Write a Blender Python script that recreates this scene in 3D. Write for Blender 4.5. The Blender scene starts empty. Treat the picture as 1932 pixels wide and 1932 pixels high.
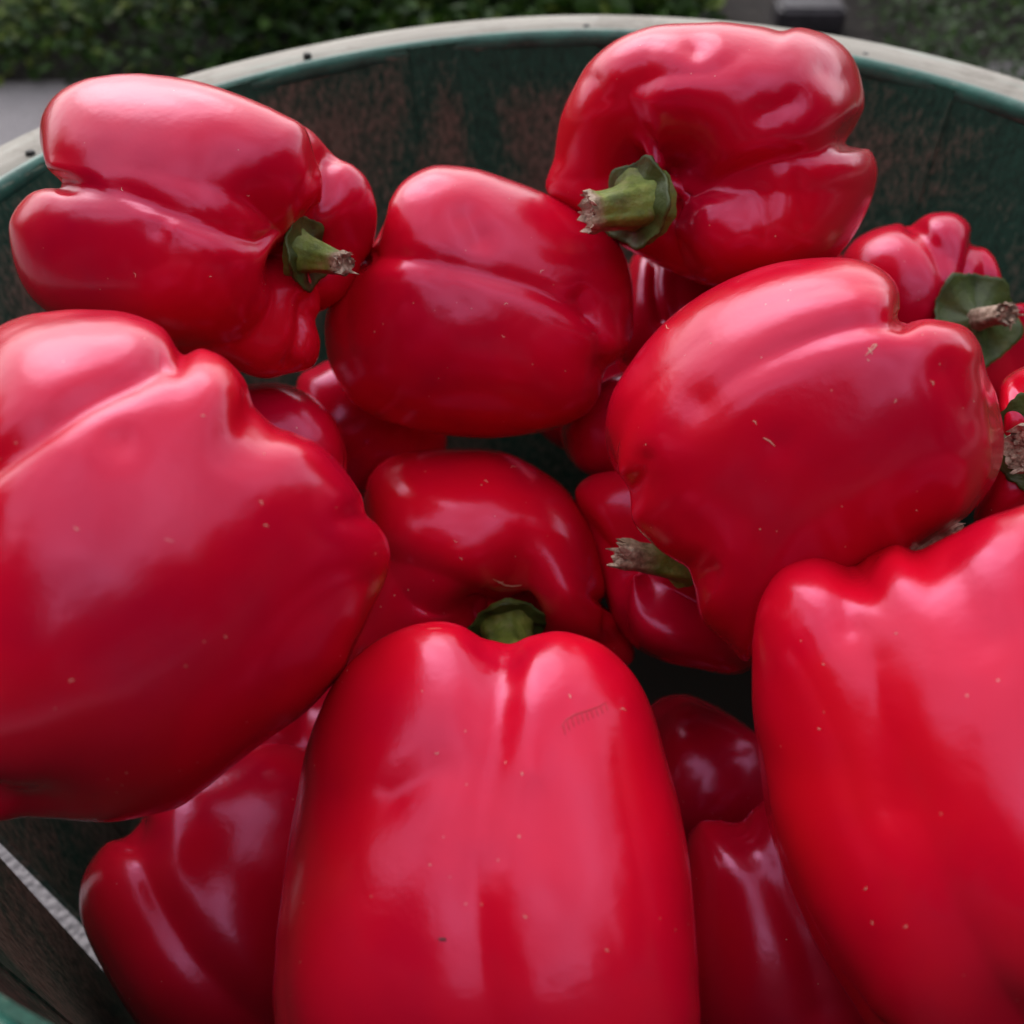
import bpy, math, random
import numpy as np
from mathutils import Vector, Matrix

# ------------------------------------------------------------------ camera
SC = bpy.context.scene
RIM_Z = 0.30                        # height of the basket rim above the ground
CAM = Vector((-0.02268, -0.25501, RIM_Z + 0.17322))
PITCH, ROLL = 0.76539, -0.01957
FOV = math.radians(50.0)
fw = Vector((0, math.cos(PITCH), -math.sin(PITCH)))
up = Vector((0, math.sin(PITCH), math.cos(PITCH)))
rt = Vector((1, 0, 0))
c_, s_ = math.cos(ROLL), math.sin(ROLL)
RX = rt * c_ + up * s_
RY = rt * -s_ + up * c_
M3 = np.array([[RX[i], RY[i], -fw[i]] for i in range(3)])      # camera -> world
camd = bpy.data.cameras.new('camera'); cam = bpy.data.objects.new('camera', camd)
SC.collection.objects.link(cam); SC.camera = cam
cam.matrix_world = Matrix([[*M3[i], CAM[i]] for i in range(3)] + [[0, 0, 0, 1]])
camd.sensor_fit = 'HORIZONTAL'; camd.angle = FOV
camd.clip_start = 0.01; camd.clip_end = 200
camd.dof.use_dof = True; camd.dof.focus_distance = 0.27; camd.dof.aperture_fstop = 4.2
camd.sensor_width = 12.0
camd.angle = FOV

# ------------------------------------------------------------------ sky, sun, exposure
SUN_EL, SUN_ROT = math.radians(38), math.radians(-20)
w = bpy.data.worlds.new('World'); SC.world = w; w.use_nodes = True
nt = w.node_tree; nt.nodes.clear()
out = nt.nodes.new('ShaderNodeOutputWorld'); bg = nt.nodes.new('ShaderNodeBackground')
sky = nt.nodes.new('ShaderNodeTexSky'); sky.sky_type = 'NISHITA'; sky.sun_disc = False
sky.sun_elevation = SUN_EL; sky.sun_rotation = SUN_ROT
sky.air_density = 1.0; sky.dust_density = 2.5; sky.ozone_density = 1.0
hsv = nt.nodes.new('ShaderNodeHueSaturation'); hsv.inputs['Saturation'].default_value = 0.35
nt.links.new(sky.outputs[0], hsv.inputs['Color'])
tc = nt.nodes.new('ShaderNodeTexCoord'); cl = nt.nodes.new('ShaderNodeTexNoise')       # broken cloud cover
cl.inputs['Scale'].default_value = 2.6; cl.inputs['Detail'].default_value = 5; cl.inputs['Distortion'].default_value = .6
nt.links.new(tc.outputs['Generated'], cl.inputs['Vector'])
cr = nt.nodes.new('ShaderNodeValToRGB'); cr.color_ramp.elements[0].position = .36; cr.color_ramp.elements[1].position = .62
cr.color_ramp.elements[0].color = (.25, .25, .25, 1); cr.color_ramp.elements[1].color = (.95, .95, .95, 1)
nt.links.new(cl.outputs['Fac'], cr.inputs[0])
mxs = nt.nodes.new('ShaderNodeMix'); mxs.data_type = 'RGBA'
nt.links.new(cr.outputs[0], mxs.inputs[0]); nt.links.new(hsv.outputs[0], mxs.inputs[6]); mxs.inputs[7].default_value = (8.6, 8.6, 9.0, 1)
nt.links.new(mxs.outputs[2], bg.inputs['Color']); bg.inputs['Strength'].default_value = 0.12
nt.links.new(bg.outputs[0], out.inputs[0])
sun = bpy.data.lights.new('sun', 'SUN'); sun.energy = 0.55; sun.angle = math.radians(45)
sun.color = (1.0, 0.95, 0.9)
so = bpy.data.objects.new('sun', sun); SC.collection.objects.link(so)
# Nishita: rotation 0 = sun towards +Y, turning towards +X
sd = Vector((math.sin(SUN_ROT) * math.cos(SUN_EL), math.cos(SUN_ROT) * math.cos(SUN_EL), math.sin(SUN_EL)))
so.rotation_euler = sd.to_track_quat('Z', 'Y').to_euler()
SC.view_settings.view_transform = 'Standard'; SC.view_settings.look = 'None'
SC.view_settings.exposure = 1.08; SC.view_settings.gamma = 1.0

# ------------------------------------------------------------------ helpers
COL = SC.collection
RNG = np.random.default_rng(7)
S = 1932.0
FPX = (S / 2) / math.tan(FOV / 2)

def w2o(p):                                   # camera coords (n,3) -> world
    return p @ M3.T + np.array(CAM)

def at(px, py, d):
    return np.array([(px - S / 2) / FPX * d, -(py - S / 2) / FPX * d, -d])

def tag(o, label=None, cat=None, group=None, kind=None):
    if label: o['label'] = label
    if cat: o['category'] = cat
    if group: o['group'] = group
    if kind: o['kind'] = kind
    return o

def mesh_obj(name, verts, faces, mat=None, parent=None, origin=None, smooth=True):
    verts = np.asarray(verts, float)
    if origin is not None: verts = verts - np.asarray(origin)
    me = bpy.data.meshes.new(name)
    me.from_pydata(verts.tolist(), [], faces if isinstance(faces, list) else faces.tolist())
    if smooth: me.polygons.foreach_set('use_smooth', [True] * len(me.polygons))
    me.update()
    o = bpy.data.objects.new(name, me); COL.objects.link(o)
    if mat: me.materials.append(mat)
    if parent is not None: o.parent = parent
    if origin is not None and parent is None: o.location = origin
    return o

def empty(name, loc):
    o = bpy.data.objects.new(name, None); COL.objects.link(o); o.location = loc
    o.empty_display_size = 0.01
    return o

def grid_faces(nu, nv, wrap=True):
    """nu rings of nv points"""
    i = np.arange(nu - 1)[:, None]; j = np.arange(nv if wrap else nv - 1)[None, :]
    j2 = (j + 1) % nv
    a = i * nv + j; b = i * nv + j2; c = (i + 1) * nv + j2; d = (i + 1) * nv + j
    return np.stack([a, b, c, d], -1).reshape(-1, 4)

class Mat:
    def __init__(s, name):
        s.m = bpy.data.materials.new(name); s.m.use_nodes = True
        s.t = s.m.node_tree; s.b = s.t.nodes['Principled BSDF']
    def n(s, typ, **k):
        nd = s.t.nodes.new(typ)
        for a, v in k.items():
            if hasattr(nd, a): setattr(nd, a, v)
            else: nd.inputs[a.replace('_', ' ')].default_value = v
        return nd
    def l(s, a, b): s.t.links.new(a, b)
    def coord(s, kind='Object'):
        return s.n('ShaderNodeTexCoord').outputs[kind]
    def noise(s, scale, detail=4, rough=.5, vec=None, dist=0):
        nd = s.n('ShaderNodeTexNoise'); nd.inputs['Scale'].default_value = scale
        nd.inputs['Detail'].default_value = detail; nd.inputs['Roughness'].default_value = rough
        nd.inputs['Distortion'].default_value = dist
        s.l(vec if vec is not None else s.coord(), nd.inputs['Vector']); return nd.outputs['Fac']
    def ramp(s, fac, stops):
        nd = s.n('ShaderNodeValToRGB'); cr = nd.color_ramp
        while len(cr.elements) < len(stops): cr.elements.new(.5)
        for e, (p, c) in zip(cr.elements, stops):
            e.position = p; e.color = (*c, 1) if len(c) == 3 else c
        s.l(fac, nd.inputs[0]); return nd.outputs[0]
    def mix(s, fac, a, b, blend='MIX'):
        nd = s.n('ShaderNodeMix'); nd.data_type = 'RGBA'; nd.blend_type = blend
        for sock, v in ((nd.inputs[0], fac), (nd.inputs[6], a), (nd.inputs[7], b)):
            if isinstance(v, (int, float)): sock.default_value = v
            elif isinstance(v, tuple): sock.default_value = (*v, 1)
            else: s.l(v, sock)
        return nd.outputs[2]
    def math(s, op, a, b=0.0):
        nd = s.n('ShaderNodeMath'); nd.operation = op
        for sock, v in ((nd.inputs[0], a), (nd.inputs[1], b)):
            if isinstance(v, (int, float)): sock.default_value = v
            else: s.l(v, sock)
        return nd.outputs[0]
    def bump(s, h, dist, strength=1.0, normal=None):
        nd = s.n('ShaderNodeBump'); nd.inputs['Distance'].default_value = dist
        nd.inputs['Strength'].default_value = strength
        s.l(h, nd.inputs['Height'])
        if normal is not None: s.l(normal, nd.inputs['Normal'])
        return nd.outputs[0]
    def set(s, **k):
        for a, v in k.items():
            sock = s.b.inputs[a.replace('_', ' ')]
            if isinstance(v, (int, float)): sock.default_value = v
            elif isinstance(v, tuple): sock.default_value = (*v, 1) if sock.type == 'RGBA' else v
            else: s.l(v, sock)

def sm(x): x = np.clip(x, 0, 1); return x * x * (3 - 2 * x)

# ------------------------------------------------------------------ materials
def pepper_mat(name, hue):
    m = Mat(name)
    co = m.coord()
    n1 = m.noise(22, 3, .5, co)
    base = m.ramp(n1, [(.3, (hue[0] * .78, hue[1] * .8, hue[2] * 1.15)), (.5, hue), (.72, (hue[0] * 1.08, hue[1] * 2.2, hue[2] * .7))])
    # fine lenticel specks and dust
    v = m.n('ShaderNodeTexVoronoi'); v.inputs['Scale'].default_value = 330; m.l(co, v.inputs['Vector'])
    dots = m.math('LESS_THAN', v.outputs['Distance'], .075)
    sel = m.math('GREATER_THAN', m.noise(60, 2, .5, co), .66)
    sel2 = m.n('ShaderNodeSeparateColor'); m.l(v.outputs['Color'], sel2.inputs[0])
    few = m.math('GREATER_THAN', sel2.outputs[0], .86)
    dots = m.math('MULTIPLY', dots, m.math('MAXIMUM', m.math('MULTIPLY', sel, .9), m.math('MULTIPLY', few, .45)))
    col = m.mix(dots, base, (.62, .30, .22))
    # pale scratches
    mp = m.n('ShaderNodeMapping'); mp.inputs['Scale'].default_value = (90, 900, 300)
    mp.inputs['Rotation'].default_value = (.5, .9, .7); m.l(co, mp.inputs['Vector'])
    scr = m.math('MULTIPLY', m.math('GREATER_THAN', m.noise(1, 1, .5, mp.outputs[0]), .80),
                 m.math('GREATER_THAN', m.noise(38, 2, .5, co), .62))
    col = m.mix(m.math('MULTIPLY', scr, .35), col, (.7, .30, .24))
    b1 = m.bump(m.noise(700, 3, .7, co), .00006, .6)
    b2 = m.bump(m.noise(75, 3, .55, co), .0009, .30, b1)
    b3 = m.bump(m.noise(28, 2, .5, co), .0030, .22, b2)
    b4 = m.bump(dots, .0002, .4, b3)
    m.set(Base_Color=col, Normal=b4)
    rough = m.math('ADD', m.math('MULTIPLY', m.noise(45, 3, .6, co), .12), .150)
    m.set(Roughness=rough, IOR=1.60, Subsurface_Weight=.06, Subsurface_Radius=(.010, .0012, .0012),
          Subsurface_Scale=.35, Specular_Tint=(1.0, .46, .86))
    return m.m
m = Mat('dark_fleck'); m.set(Base_Color=(.02, .015, .012), Roughness=.7); NAILM = m.m
RED = pepper_mat('pepper_skin', (.53, .0018, .0190))
RED2 = pepper_mat('pepper_skin_bright', (.60, .0022, .0185))

m = Mat('stem_green')
co = m.coord(); at_ = m.n('ShaderNodeAttribute'); at_.attribute_name = 'dry'
g = m.ramp(m.noise(160, 4, .6, co), [(.3, (.060, .085, .010)), (.55, (.13, .17, .020)), (.75, (.25, .27, .06))])
tan = m.ramp(m.noise(420, 4, .7, co), [(.3, (.10, .05, .035)), (.55, (.34, .22, .16)), (.8, (.60, .46, .36))])
f = m.math('ADD', at_.outputs['Fac'], m.math('MULTIPLY', m.math('SUBTRACT', m.noise(260, 3, .6, co), .5), .9))
f = m.math('SMOOTH_MIN', m.math('MAXIMUM', f, 0.0), 1.0)
m.set(Base_Color=m.mix(f, g, tan), Roughness=.55, Normal=m.bump(m.noise(500, 4, .7, co), .0008, .7))
GREEN = m.m
m = Mat('calyx_green'); co = m.coord()
m.set(Base_Color=m.ramp(m.noise(120, 4, .6, co), [(.3, (.022, .034, .006)), (.6, (.055, .080, .014)), (.8, (.13, .14, .04))]),
      Roughness=.5, Normal=m.bump(m.noise(300, 4, .7, co), .0009, .6))
CALYX = m.m
m = Mat('dry_stem'); co = m.coord()
m.set(Base_Color=m.ramp(m.noise(380, 4, .7, co), [(.3, (.12, .07, .05)), (.5, (.42, .29, .22)), (.7, (.72, .56, .46))]),
      Roughness=.8, Normal=m.bump(m.noise(700, 3, .7, co), .001, .9))
DRY = m.m

# ------------------------------------------------------------------ pepper builder
def catmull(P, n=14):
    P = np.asarray(P, float); out = []
    N = len(P)
    for i in range(N):
        p0, p1, p2, p3 = P[i - 1], P[i], P[(i + 1) % N], P[(i + 2) % N]
        t = np.linspace(0, 1, n, endpoint=False)[:, None]
        out.append(.5 * ((2 * p1) + (-p0 + p2) * t + (2 * p0 - 5 * p1 + 4 * p2 - p3) * t ** 2 + (-p0 + 3 * p1 - 3 * p2 + p3) * t ** 3))
    return np.concatenate(out)

NB = 240
def polar_from_poly(P, c):
    Q = catmull(P) - c
    a = np.arctan2(Q[:, 1], Q[:, 0]); r = np.hypot(Q[:, 0], Q[:, 1])
    # outermost radius for each angle by ray / segment crossing
    A = Q; B = np.roll(Q, -1, 0); R = np.zeros(NB)
    th = (np.arange(NB) + .5) / NB * 2 * np.pi - np.pi
    for k, t in enumerate(th):
        d = np.array([math.cos(t), math.sin(t)]); n = np.array([-d[1], d[0]])
        sa = A @ n; sb = B @ n
        m_ = (sa * sb <= 0) & (sa != sb)
        if not m_.any(): continue
        u = sa[m_] / (sa[m_] - sb[m_])
        X = A[m_] + (B[m_] - A[m_]) * u[:, None]
        R[k] = (X @ d).max()
    R[R <= 0] = R[R > 0].mean()
    return R

def polar_from_pts(p, c):
    q = p - c
    a = np.arctan2(q[:, 1], q[:, 0]); r = np.hypot(q[:, 0], q[:, 1])
    k = ((a + np.pi) / (2 * np.pi) * NB).astype(int) % NB
    R = np.zeros(NB); np.maximum.at(R, k, r)
    R2 = np.maximum(R, np.maximum(np.roll(R, 1), np.roll(R, -1)) * .995)
    ker = np.array([1, 2, 3, 2, 1.]) / 9
    return sum(np.roll(R2, i - 2) * ker[i] for i in range(5))

def samp(R, a):
    x = (a + np.pi) / (2 * np.pi) * NB - .5
    i = np.floor(x).astype(int); f = x - i
    return R[i % NB] * (1 - f) + R[(i + 1) % NB] * f

def proj(p):
    return np.stack([p[:, 0] / -p[:, 2] * FPX + S / 2, -p[:, 1] / -p[:, 2] * FPX + S / 2], 1)

def nrm(v): v = np.asarray(v, float); return v / np.linalg.norm(v)

def fnoise(P, seed, k):
    """smooth sum of sines in space, about +-1"""
    r = np.random.default_rng(seed); o = 0
    for i in range(7):
        w_ = r.normal(size=3); w_ = w_ / np.linalg.norm(w_) * k * r.uniform(.6, 1.5)
        o = o + np.sin(P @ w_ + r.uniform(0, 6.28))
    return o / 3.2

def build_pepper(name, label, c, D, d, L, W, creases, outline=None, strokes=(), stem=None, mat=None,
                 box=.78, taper=.10, seed=0, res=(170, 200), dimple=.30, bdimple=.16, oc=None,
                 group='red bell peppers heaped in the basket', flat=1.0, dents=.012):
    nu, nv = res
    d = nrm(d); z = np.array([0, 0, 1.0])
    e1 = z - d * (z @ d)
    if np.linalg.norm(e1) < .05: e1 = np.array([0, 1.0, 0]) - d * d[1]
    e1 = nrm(e1); e2 = np.cross(d, e1)
    v = np.linspace(0.0005, np.pi - .0005, nu)
    v = v + .12 * np.sin(2 * v) * -.5
    th = np.arange(nv) / nv * 2 * np.pi
    V, T = np.meshgrid(v, th, indexing='ij')
    sv, cv = np.sin(V), np.cos(V)
    rho = np.abs(sv) ** box; zz = np.sign(cv) * np.abs(cv) ** (box * 1.0)
    r = np.random.default_rng(seed + 100)
    # creases
    G = np.zeros_like(T); GE = np.zeros_like(T)
    Gm = np.zeros_like(T)
    for cr_ in creases:
        a, dep, wd = cr_[:3]; mid = cr_[3] if len(cr_) > 3 else .62; te = cr_[4] if len(cr_) > 4 else 1.0; be = cr_[5] if len(cr_) > 5 else 1.0
        dl = np.abs((T - math.radians(a) + np.pi) % (2 * np.pi) - np.pi)
        wig = .05 * np.sin(V * 2.3 + a)
        dl = np.abs((T + wig - math.radians(a) + np.pi) % (2 * np.pi) - np.pi)
        g_ = np.exp(-(dl / math.radians(wd)) ** 1.35)
        ew_ = np.where(cv > 0, te, be)
        G = G + dep * g_ * (mid + .9 * ew_ * np.abs(cv) ** 1.5)
        GE = GE + ew_ * (dep * .9 + .05) * np.exp(-(dl / math.radians(wd * 1.1)) ** 1.5)
    endw = np.abs(cv) ** 1.5
    rho_l = rho * (1 - G) * (1 + taper * zz) * (1 + .05 * r.normal() * np.cos(T * 2 + r.uniform(0, 6)))
    # lobe-wise differing shoulder height
    hv = 1 + .05 * np.sin(T + r.uniform(0, 6)) + .04 * np.sin(2 * T + r.uniform(0, 6)) + .03 * np.sin(3 * T + r.uniform(0, 6))
    zl = zz * np.where(zz > 0, hv, 1 + .04 * np.sin(3 * T + r.uniform(0, 6)))
    shoulder = np.exp(-((rho - .62) / .30) ** 2)
    zl = zl - np.sign(zz) * GE * shoulder * 1.0 * np.abs(cv) ** .4 * np.where(zz > 0, 1.0, 1.1)
    zl = zl - dimple * np.exp(-(rho / .42) ** 2.2) * (cv > 0) * 1.0
    zl = zl + bdimple * np.exp(-(rho / .36) ** 2.0) * (cv < 0)
    P = (rho_l * W)[..., None] * (np.cos(T)[..., None] * e1 * flat + np.sin(T)[..., None] * e2) + (zl * L / 2)[..., None] * d
    P = P.reshape(-1, 3)
    cen = at(c[0], c[1], D)
    # low dents
    U = P / W
    nn = P / np.linalg.norm(P, axis=1, keepdims=True)
    P = P + nn * (fnoise(U, seed, 2.3) * dents * W * 1.6 + fnoise(U, seed + 5, 6.0) * dents * W * .45)[:, None]
    P = P + cen
    # fit the outline
    if outline is not None:
        Oc = np.array(oc if oc is not None else c, float)
        Rt = polar_from_poly(outline, Oc)
        for it in range(2):
            p = proj(P); Rb = polar_from_pts(p, Oc)
            q = p - Oc; a = np.arctan2(q[:, 1], q[:, 0]); rr = np.hypot(q[:, 0], q[:, 1])
            rb = samp(Rb, a); rt_ = samp(Rt, a)
            wgt = np.clip(rr / rb, 0, 1.05) ** (1.0 if it == 0 else 1.6)
            ratio = Rt / Rb
            def blur(x, n):
                k = np.hanning(2 * n + 3)[1:-1]; k /= k.sum()
                return np.convolve(np.concatenate([x[-n:], x, x[:n]]), k, 'valid')
            rs = rt_ / rb; rm = samp(blur(ratio, 9), a); rl = samp(blur(ratio, 26), a)
            x_ = np.clip(rr / rb, 0, 1)
            f1_ = sm((x_ - .35) / .45); f2_ = sm((x_ - .72) / .26)
            ra = (rl * (1 - f1_) + rm * f1_) * (1 - f2_) + rs * f2_
            fac = 1 + (ra - 1) * wgt
            # depth of the body follows the mean ratio so that it stays round
            newp = Oc + q * fac[:, None]
            dep = -P[:, 2]
            P = np.stack([(newp[:, 0] - S / 2) / FPX * dep, -(newp[:, 1] - S / 2) / FPX * dep, P[:, 2]], 1)
    # strokes: pressed-in or raised lines and spots
    if len(strokes):
        p = proj(P)
        Pg = P.reshape(nu, nv, 3)
        du = np.gradient(Pg, axis=0); dv = np.roll(Pg, -1, 1) - np.roll(Pg, 1, 1)
        N_ = np.cross(du, dv).reshape(-1, 3); N_ /= np.linalg.norm(N_, axis=1, keepdims=True) + 1e-12
        if ((N_ * (P - P.mean(0))).sum(1)).mean() < 0: N_ = -N_
        fc = sm(N_[:, 2] * 2.5 + .15)
        tot = np.zeros(len(P))
        for st_ in strokes:
            pts, wpx, dmm = st_[:3]; fade = st_[3] if len(st_) > 3 else 0; tpar = np.zeros(len(p))
            pts = np.array(pts, float)
            if len(pts) == 1: dist = np.hypot(*(p - pts[0]).T)
            else:
                if len(pts) > 2:
                    t = np.linspace(0, len(pts) - 1, 24)
                    # smooth polyline
                    pp = []
                    for tt in t:
                        i = min(int(tt), len(pts) - 2); f_ = tt - i
                        p0 = pts[max(i - 1, 0)]; p1 = pts[i]; p2 = pts[i + 1]; p3 = pts[min(i + 2, len(pts) - 1)]
                        pp.append(.5 * (2 * p1 + (p2 - p0) * f_ + (2 * p0 - 5 * p1 + 4 * p2 - p3) * f_ ** 2 + (3 * p1 - p0 - 3 * p2 + p3) * f_ ** 3))
                    pts = np.array(pp)
                dist = np.full(len(p), 1e9); fad = np.ones(len(p))
                for i in range(len(pts) - 1):
                    a_, b_ = pts[i], pts[i + 1]; ab = b_ - a_
                    tt = np.clip(((p - a_) @ ab) / (ab @ ab + 1e-9), 0, 1)
                    dd = np.hypot(*(p - a_ - tt[:, None] * ab).T)
                    tpar = np.where(dd < dist, (i + tt) / (len(pts) - 1), tpar)
                    dist = np.minimum(dist, dd)
            tot += dmm * .001 * (1 - fade * tpar) * np.exp(-(dist / (wpx * (1 + .6 * fade * tpar))) ** 1.6)
        P = P - N_ * (tot * fc)[:, None]
    # close the poles
    P = P.reshape(nu, nv, 3)
    P[0] = P[0].mean(0); P[-1] = P[-1].mean(0)
    pole = P[0, 0].copy()
    P = P.reshape(-1, 3)
    Wd = w2o(P); org = Wd.mean(0); org[2] = Wd[:, 2].min()
    f_ = grid_faces(nu, nv)
    # collapse pole rings into triangle fans
    keep = np.ones(len(P), bool); keep[1:nv] = False; keep[(nu - 1) * nv + 1:] = False
    idx = np.cumsum(keep) - 1; idx[1:nv] = 0; idx[(nu - 1) * nv:] = idx[(nu - 1) * nv]
    f_ = idx[f_]
    faces = []
    for q in f_[:nv].tolist(): faces.append([q[0], q[2], q[3]] if q[0] == q[1] else q)
    faces += f_[nv:-nv].tolist()
    for q in f_[-nv:].tolist(): faces.append([q[0], q[1], q[2]])
    if stem is None:
        o = mesh_obj(name, Wd[keep], faces, mat or RED, origin=org)
        tag(o, label, 'bell pepper', group); return o
    root = empty(name, org)
    tag(root, label, 'bell pepper', group)
    body = mesh_obj('pepper_body', Wd[keep] - org, faces, mat or RED, root)
    build_stem(root, org, pole, d, e1, e2, **stem)
    return root

def frame_path(pts):
    pts = np.asarray(pts, float); t = np.gradient(pts, axis=0)
    t /= np.linalg.norm(t, axis=1, keepdims=True)
    n0 = np.cross(t[0], [0.3, 0.2, 1]); n0 /= np.linalg.norm(n0); N = [n0]
    for i in range(1, len(pts)):
        n = N[-1] - t[i] * (N[-1] @ t[i]); N.append(n / np.linalg.norm(n))
    N = np.array(N); B = np.cross(t, N); return t, N, B

def build_stem(root, org, pole, d, e1, e2, tip, base=None, no_calyx=False, r0=.006, r1=.0045, calyx=.013, bend=.5, dry=.15, seed=3,
               ragged=.0015, calyx_drop=.35, lift=.001, dry_mat=False, hook=0, flare=1.0, calyx_tilt=None):
    r = np.random.default_rng(seed)
    if base is not None: pole = at(base[0], base[1], -pole[2] + base[2])
    tipc = at(*tip); base = pole + d * lift
    ln = np.linalg.norm(tipc - base)
    ctrl = base + d * ln * bend
    t = np.linspace(0, 1, 26)[:, None]
    pts = (1 - t) ** 2 * base + 2 * t * (1 - t) * ctrl + t ** 2 * tipc
    T_, N_, B_ = frame_path(pts)
    nv = 40; a = np.arange(nv) / nv * 2 * np.pi
    tt = t[:, 0]
    rad = r1 + (r0 - r1) * (1 - tt) ** 1.4 + .35 * r0 * flare * np.exp(-(tt / .14) ** 1.5)
    rad = rad * (1 + .22 * sm((tt - .82) / .14)) * (1 - .10 * sm((tt - .9) / .1))
    ridge = 1 + (.03 + .06 * tt[:, None]) * np.cos(5 * a[None, :] + 1.2 * tt[:, None]) + .03 * np.cos(11 * a[None, :] + 2 + tt[:, None]) + .04 * np.sin(3 * a[None] + 8 * tt[:, None])
    V = pts[:, None] + (rad[:, None] * ridge)[..., None] * (np.cos(a)[None, :, None] * N_[:, None] + np.sin(a)[None, :, None] * B_[:, None])
    V[-1] += T_[-1] * (r.normal(size=nv) * ragged)[:, None]
    VW = w2o(V.reshape(-1, 3)) - org
    st = mesh_obj('stem', VW, grid_faces(26, nv), DRY if dry_mat else GREEN, root)
    at_ = st.data.attributes.new('dry', 'FLOAT', 'POINT')
    vals = np.repeat(sm((tt - (1 - dry * 1.6)) / (dry * 1.2 + 1e-3)), nv)
    # a dried, scarred flank on one side
    side = np.tile(sm((np.cos(a - 2.2) - .55) * 2.5), 26) * np.repeat(sm((tt - .35) * 3), nv) * .8
    at_.data.foreach_set('value', np.maximum(vals, side).astype(np.float32))
    # cut end: uneven sunken cap
    rings = 6; CV = []
    for k in range(rings):
        s = 1 - k / (rings - 1) * .985
        off = -.35 * rad[-1] * (1 - s) ** .6 + (r.normal(size=nv) * ragged * .55 * (s if k else 1.0))
        ring = pts[-1] + (rad[-1] * ridge[-1] * s)[:, None] * (np.cos(a)[:, None] * N_[-1] + np.sin(a)[:, None] * B_[-1]) + T_[-1] * off[:, None]
        if k == 0: ring = V[-1]
        CV.append(ring)
    CV = np.array(CV)
    mesh_obj('cut_end', w2o(CV.reshape(-1, 3)) - org, grid_faces(rings, nv), DRY, st)
    # frayed fibres at the break
    FV = []; FF = []
    for k in range(5):
        ang = r.uniform(0, 6.28); rr = rad[-1] * r.uniform(.5, 1.0)
        b = pts[-1] + rr * (math.cos(ang) * N_[-1] + math.sin(ang) * B_[-1]) - T_[-1] * .0012
        dirn = nrm(T_[-1] + .35 * r.normal(size=3)); sd_ = nrm(np.cross(dirn, r.normal(size=3)))
        h = ragged * r.uniform(.5, 1.3); wd = .0012 * r.uniform(.6, 1.5)
        n2 = np.cross(dirn, sd_)
        i0 = len(FV)
        for (hh, ww) in ((0, 1), (.6, .8), (1, .25)):
            for q in range(4):
                FV.append(b + dirn * (h * hh + .0012 * hh) + ww * wd * (math.cos(q * 1.57) * sd_ + .5 * math.sin(q * 1.57) * n2))
        for k2 in range(2):
            for q in range(4):
                FF.append([i0 + k2 * 4 + q, i0 + k2 * 4 + (q + 1) % 4, i0 + k2 * 4 + 4 + (q + 1) % 4, i0 + k2 * 4 + 4 + q])
        FF.append([i0 + 8, i0 + 9, i0 + 10, i0 + 11])
    mesh_obj('fibre', w2o(np.array(FV)) - org, FF, DRY, st, smooth=False)
    # calyx: lobed green disc hugging the dimple
    dc = d if calyx_tilt is None else nrm(calyx_tilt)
    f1 = nrm(e1 - dc * (e1 @ dc)); f2 = np.cross(dc, f1)
    nr, na = 14, 90; a = np.arange(na) / na * 2 * np.pi
    ph = r.uniform(0, 6.28)
    lob = 1 + .06 * np.cos(5 * a + ph) + .02 * np.cos(10 * a + ph * 2) + .06 * np.cos(2 * a + 1) + .012 * r.normal(size=na)
    V = []
    for side in (0, 1):
        for k in range(nr):
            s = .12 + .88 * k / (nr - 1)
            rr = calyx * s * (1 + (lob - 1) * s ** 2)
            h = calyx * (.42 * (1 - s) ** 1.6 - calyx_drop * 0 + calyx_drop * (s ** 2) * .9 + .07 * np.cos(5 * a + ph) * s) + .0009
            h = h + .00015 * np.cos(10 * a + 3 * s)
            V.append((k, side, rr, h - (.0018 * (1 - .5 * s) if side else 0)))
    rows = V[:nr] + V[nr:][::-1]
    VV = np.array([base + rr[:, None] * (np.cos(a)[:, None] * f1 + np.sin(a)[:, None] * f2) + np.asarray(h)[:, None] * dc for (_, _, rr, h) in rows])
    if not no_calyx: mesh_obj('calyx', w2o(VV.reshape(-1, 3)) - org, grid_faces(2 * nr, na), CALYX, root)

from mathutils.bvhtree import BVHTree
def surface_mark(o, polys, rad, mat, name='scar'):
    body = o if o.type == 'MESH' else next(c for c in o.children if c.name.startswith('pepper_body'))
    org = np.array(o.location)
    me = body.data
    bv = BVHTree.FromPolygons([v.co for v in me.vertices], [p.vertices[:] for p in me.polygons])
    V = []; F = []
    for pts in polys:
        pts = np.array(pts, float); t = np.linspace(0, len(pts) - 1, max(6, 5 * len(pts)))
        P3 = []
        for tt in t:
            i = min(int(tt), len(pts) - 2); q = pts[i] + (pts[i + 1] - pts[i]) * (tt - i)
            d_ = M3 @ nrm(at(q[0], q[1], 1.0))
            hit = bv.ray_cast(Vector(np.array(CAM) - org), Vector(d_))
            if hit[0] is not None: P3.append(np.array(hit[0]))
        if len(P3) < 4: continue
        P3 = np.array(P3); T_, N_, B_ = frame_path(P3)
        i0 = len(V); n = len(P3)
        for k in range(n):
            w_ = rad * math.sin(math.pi * (k + .5) / n) ** .5
            for j in range(6):
                V.append(P3[k] + w_ * (math.cos(j * 1.0472) * N_[k] + math.sin(j * 1.0472) * B_[k]))
        F += (grid_faces(n, 6) + i0).tolist()
    mk_ = mesh_obj(name, np.array(V), F, mat, o)
    if len(polys) > 1: mk_['kind'] = 'stuff'
    return mk_
#@PEPPERS
BUILT = {}
PEP = []
def P(*a, **k): PEP.append((a, k))

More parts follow.
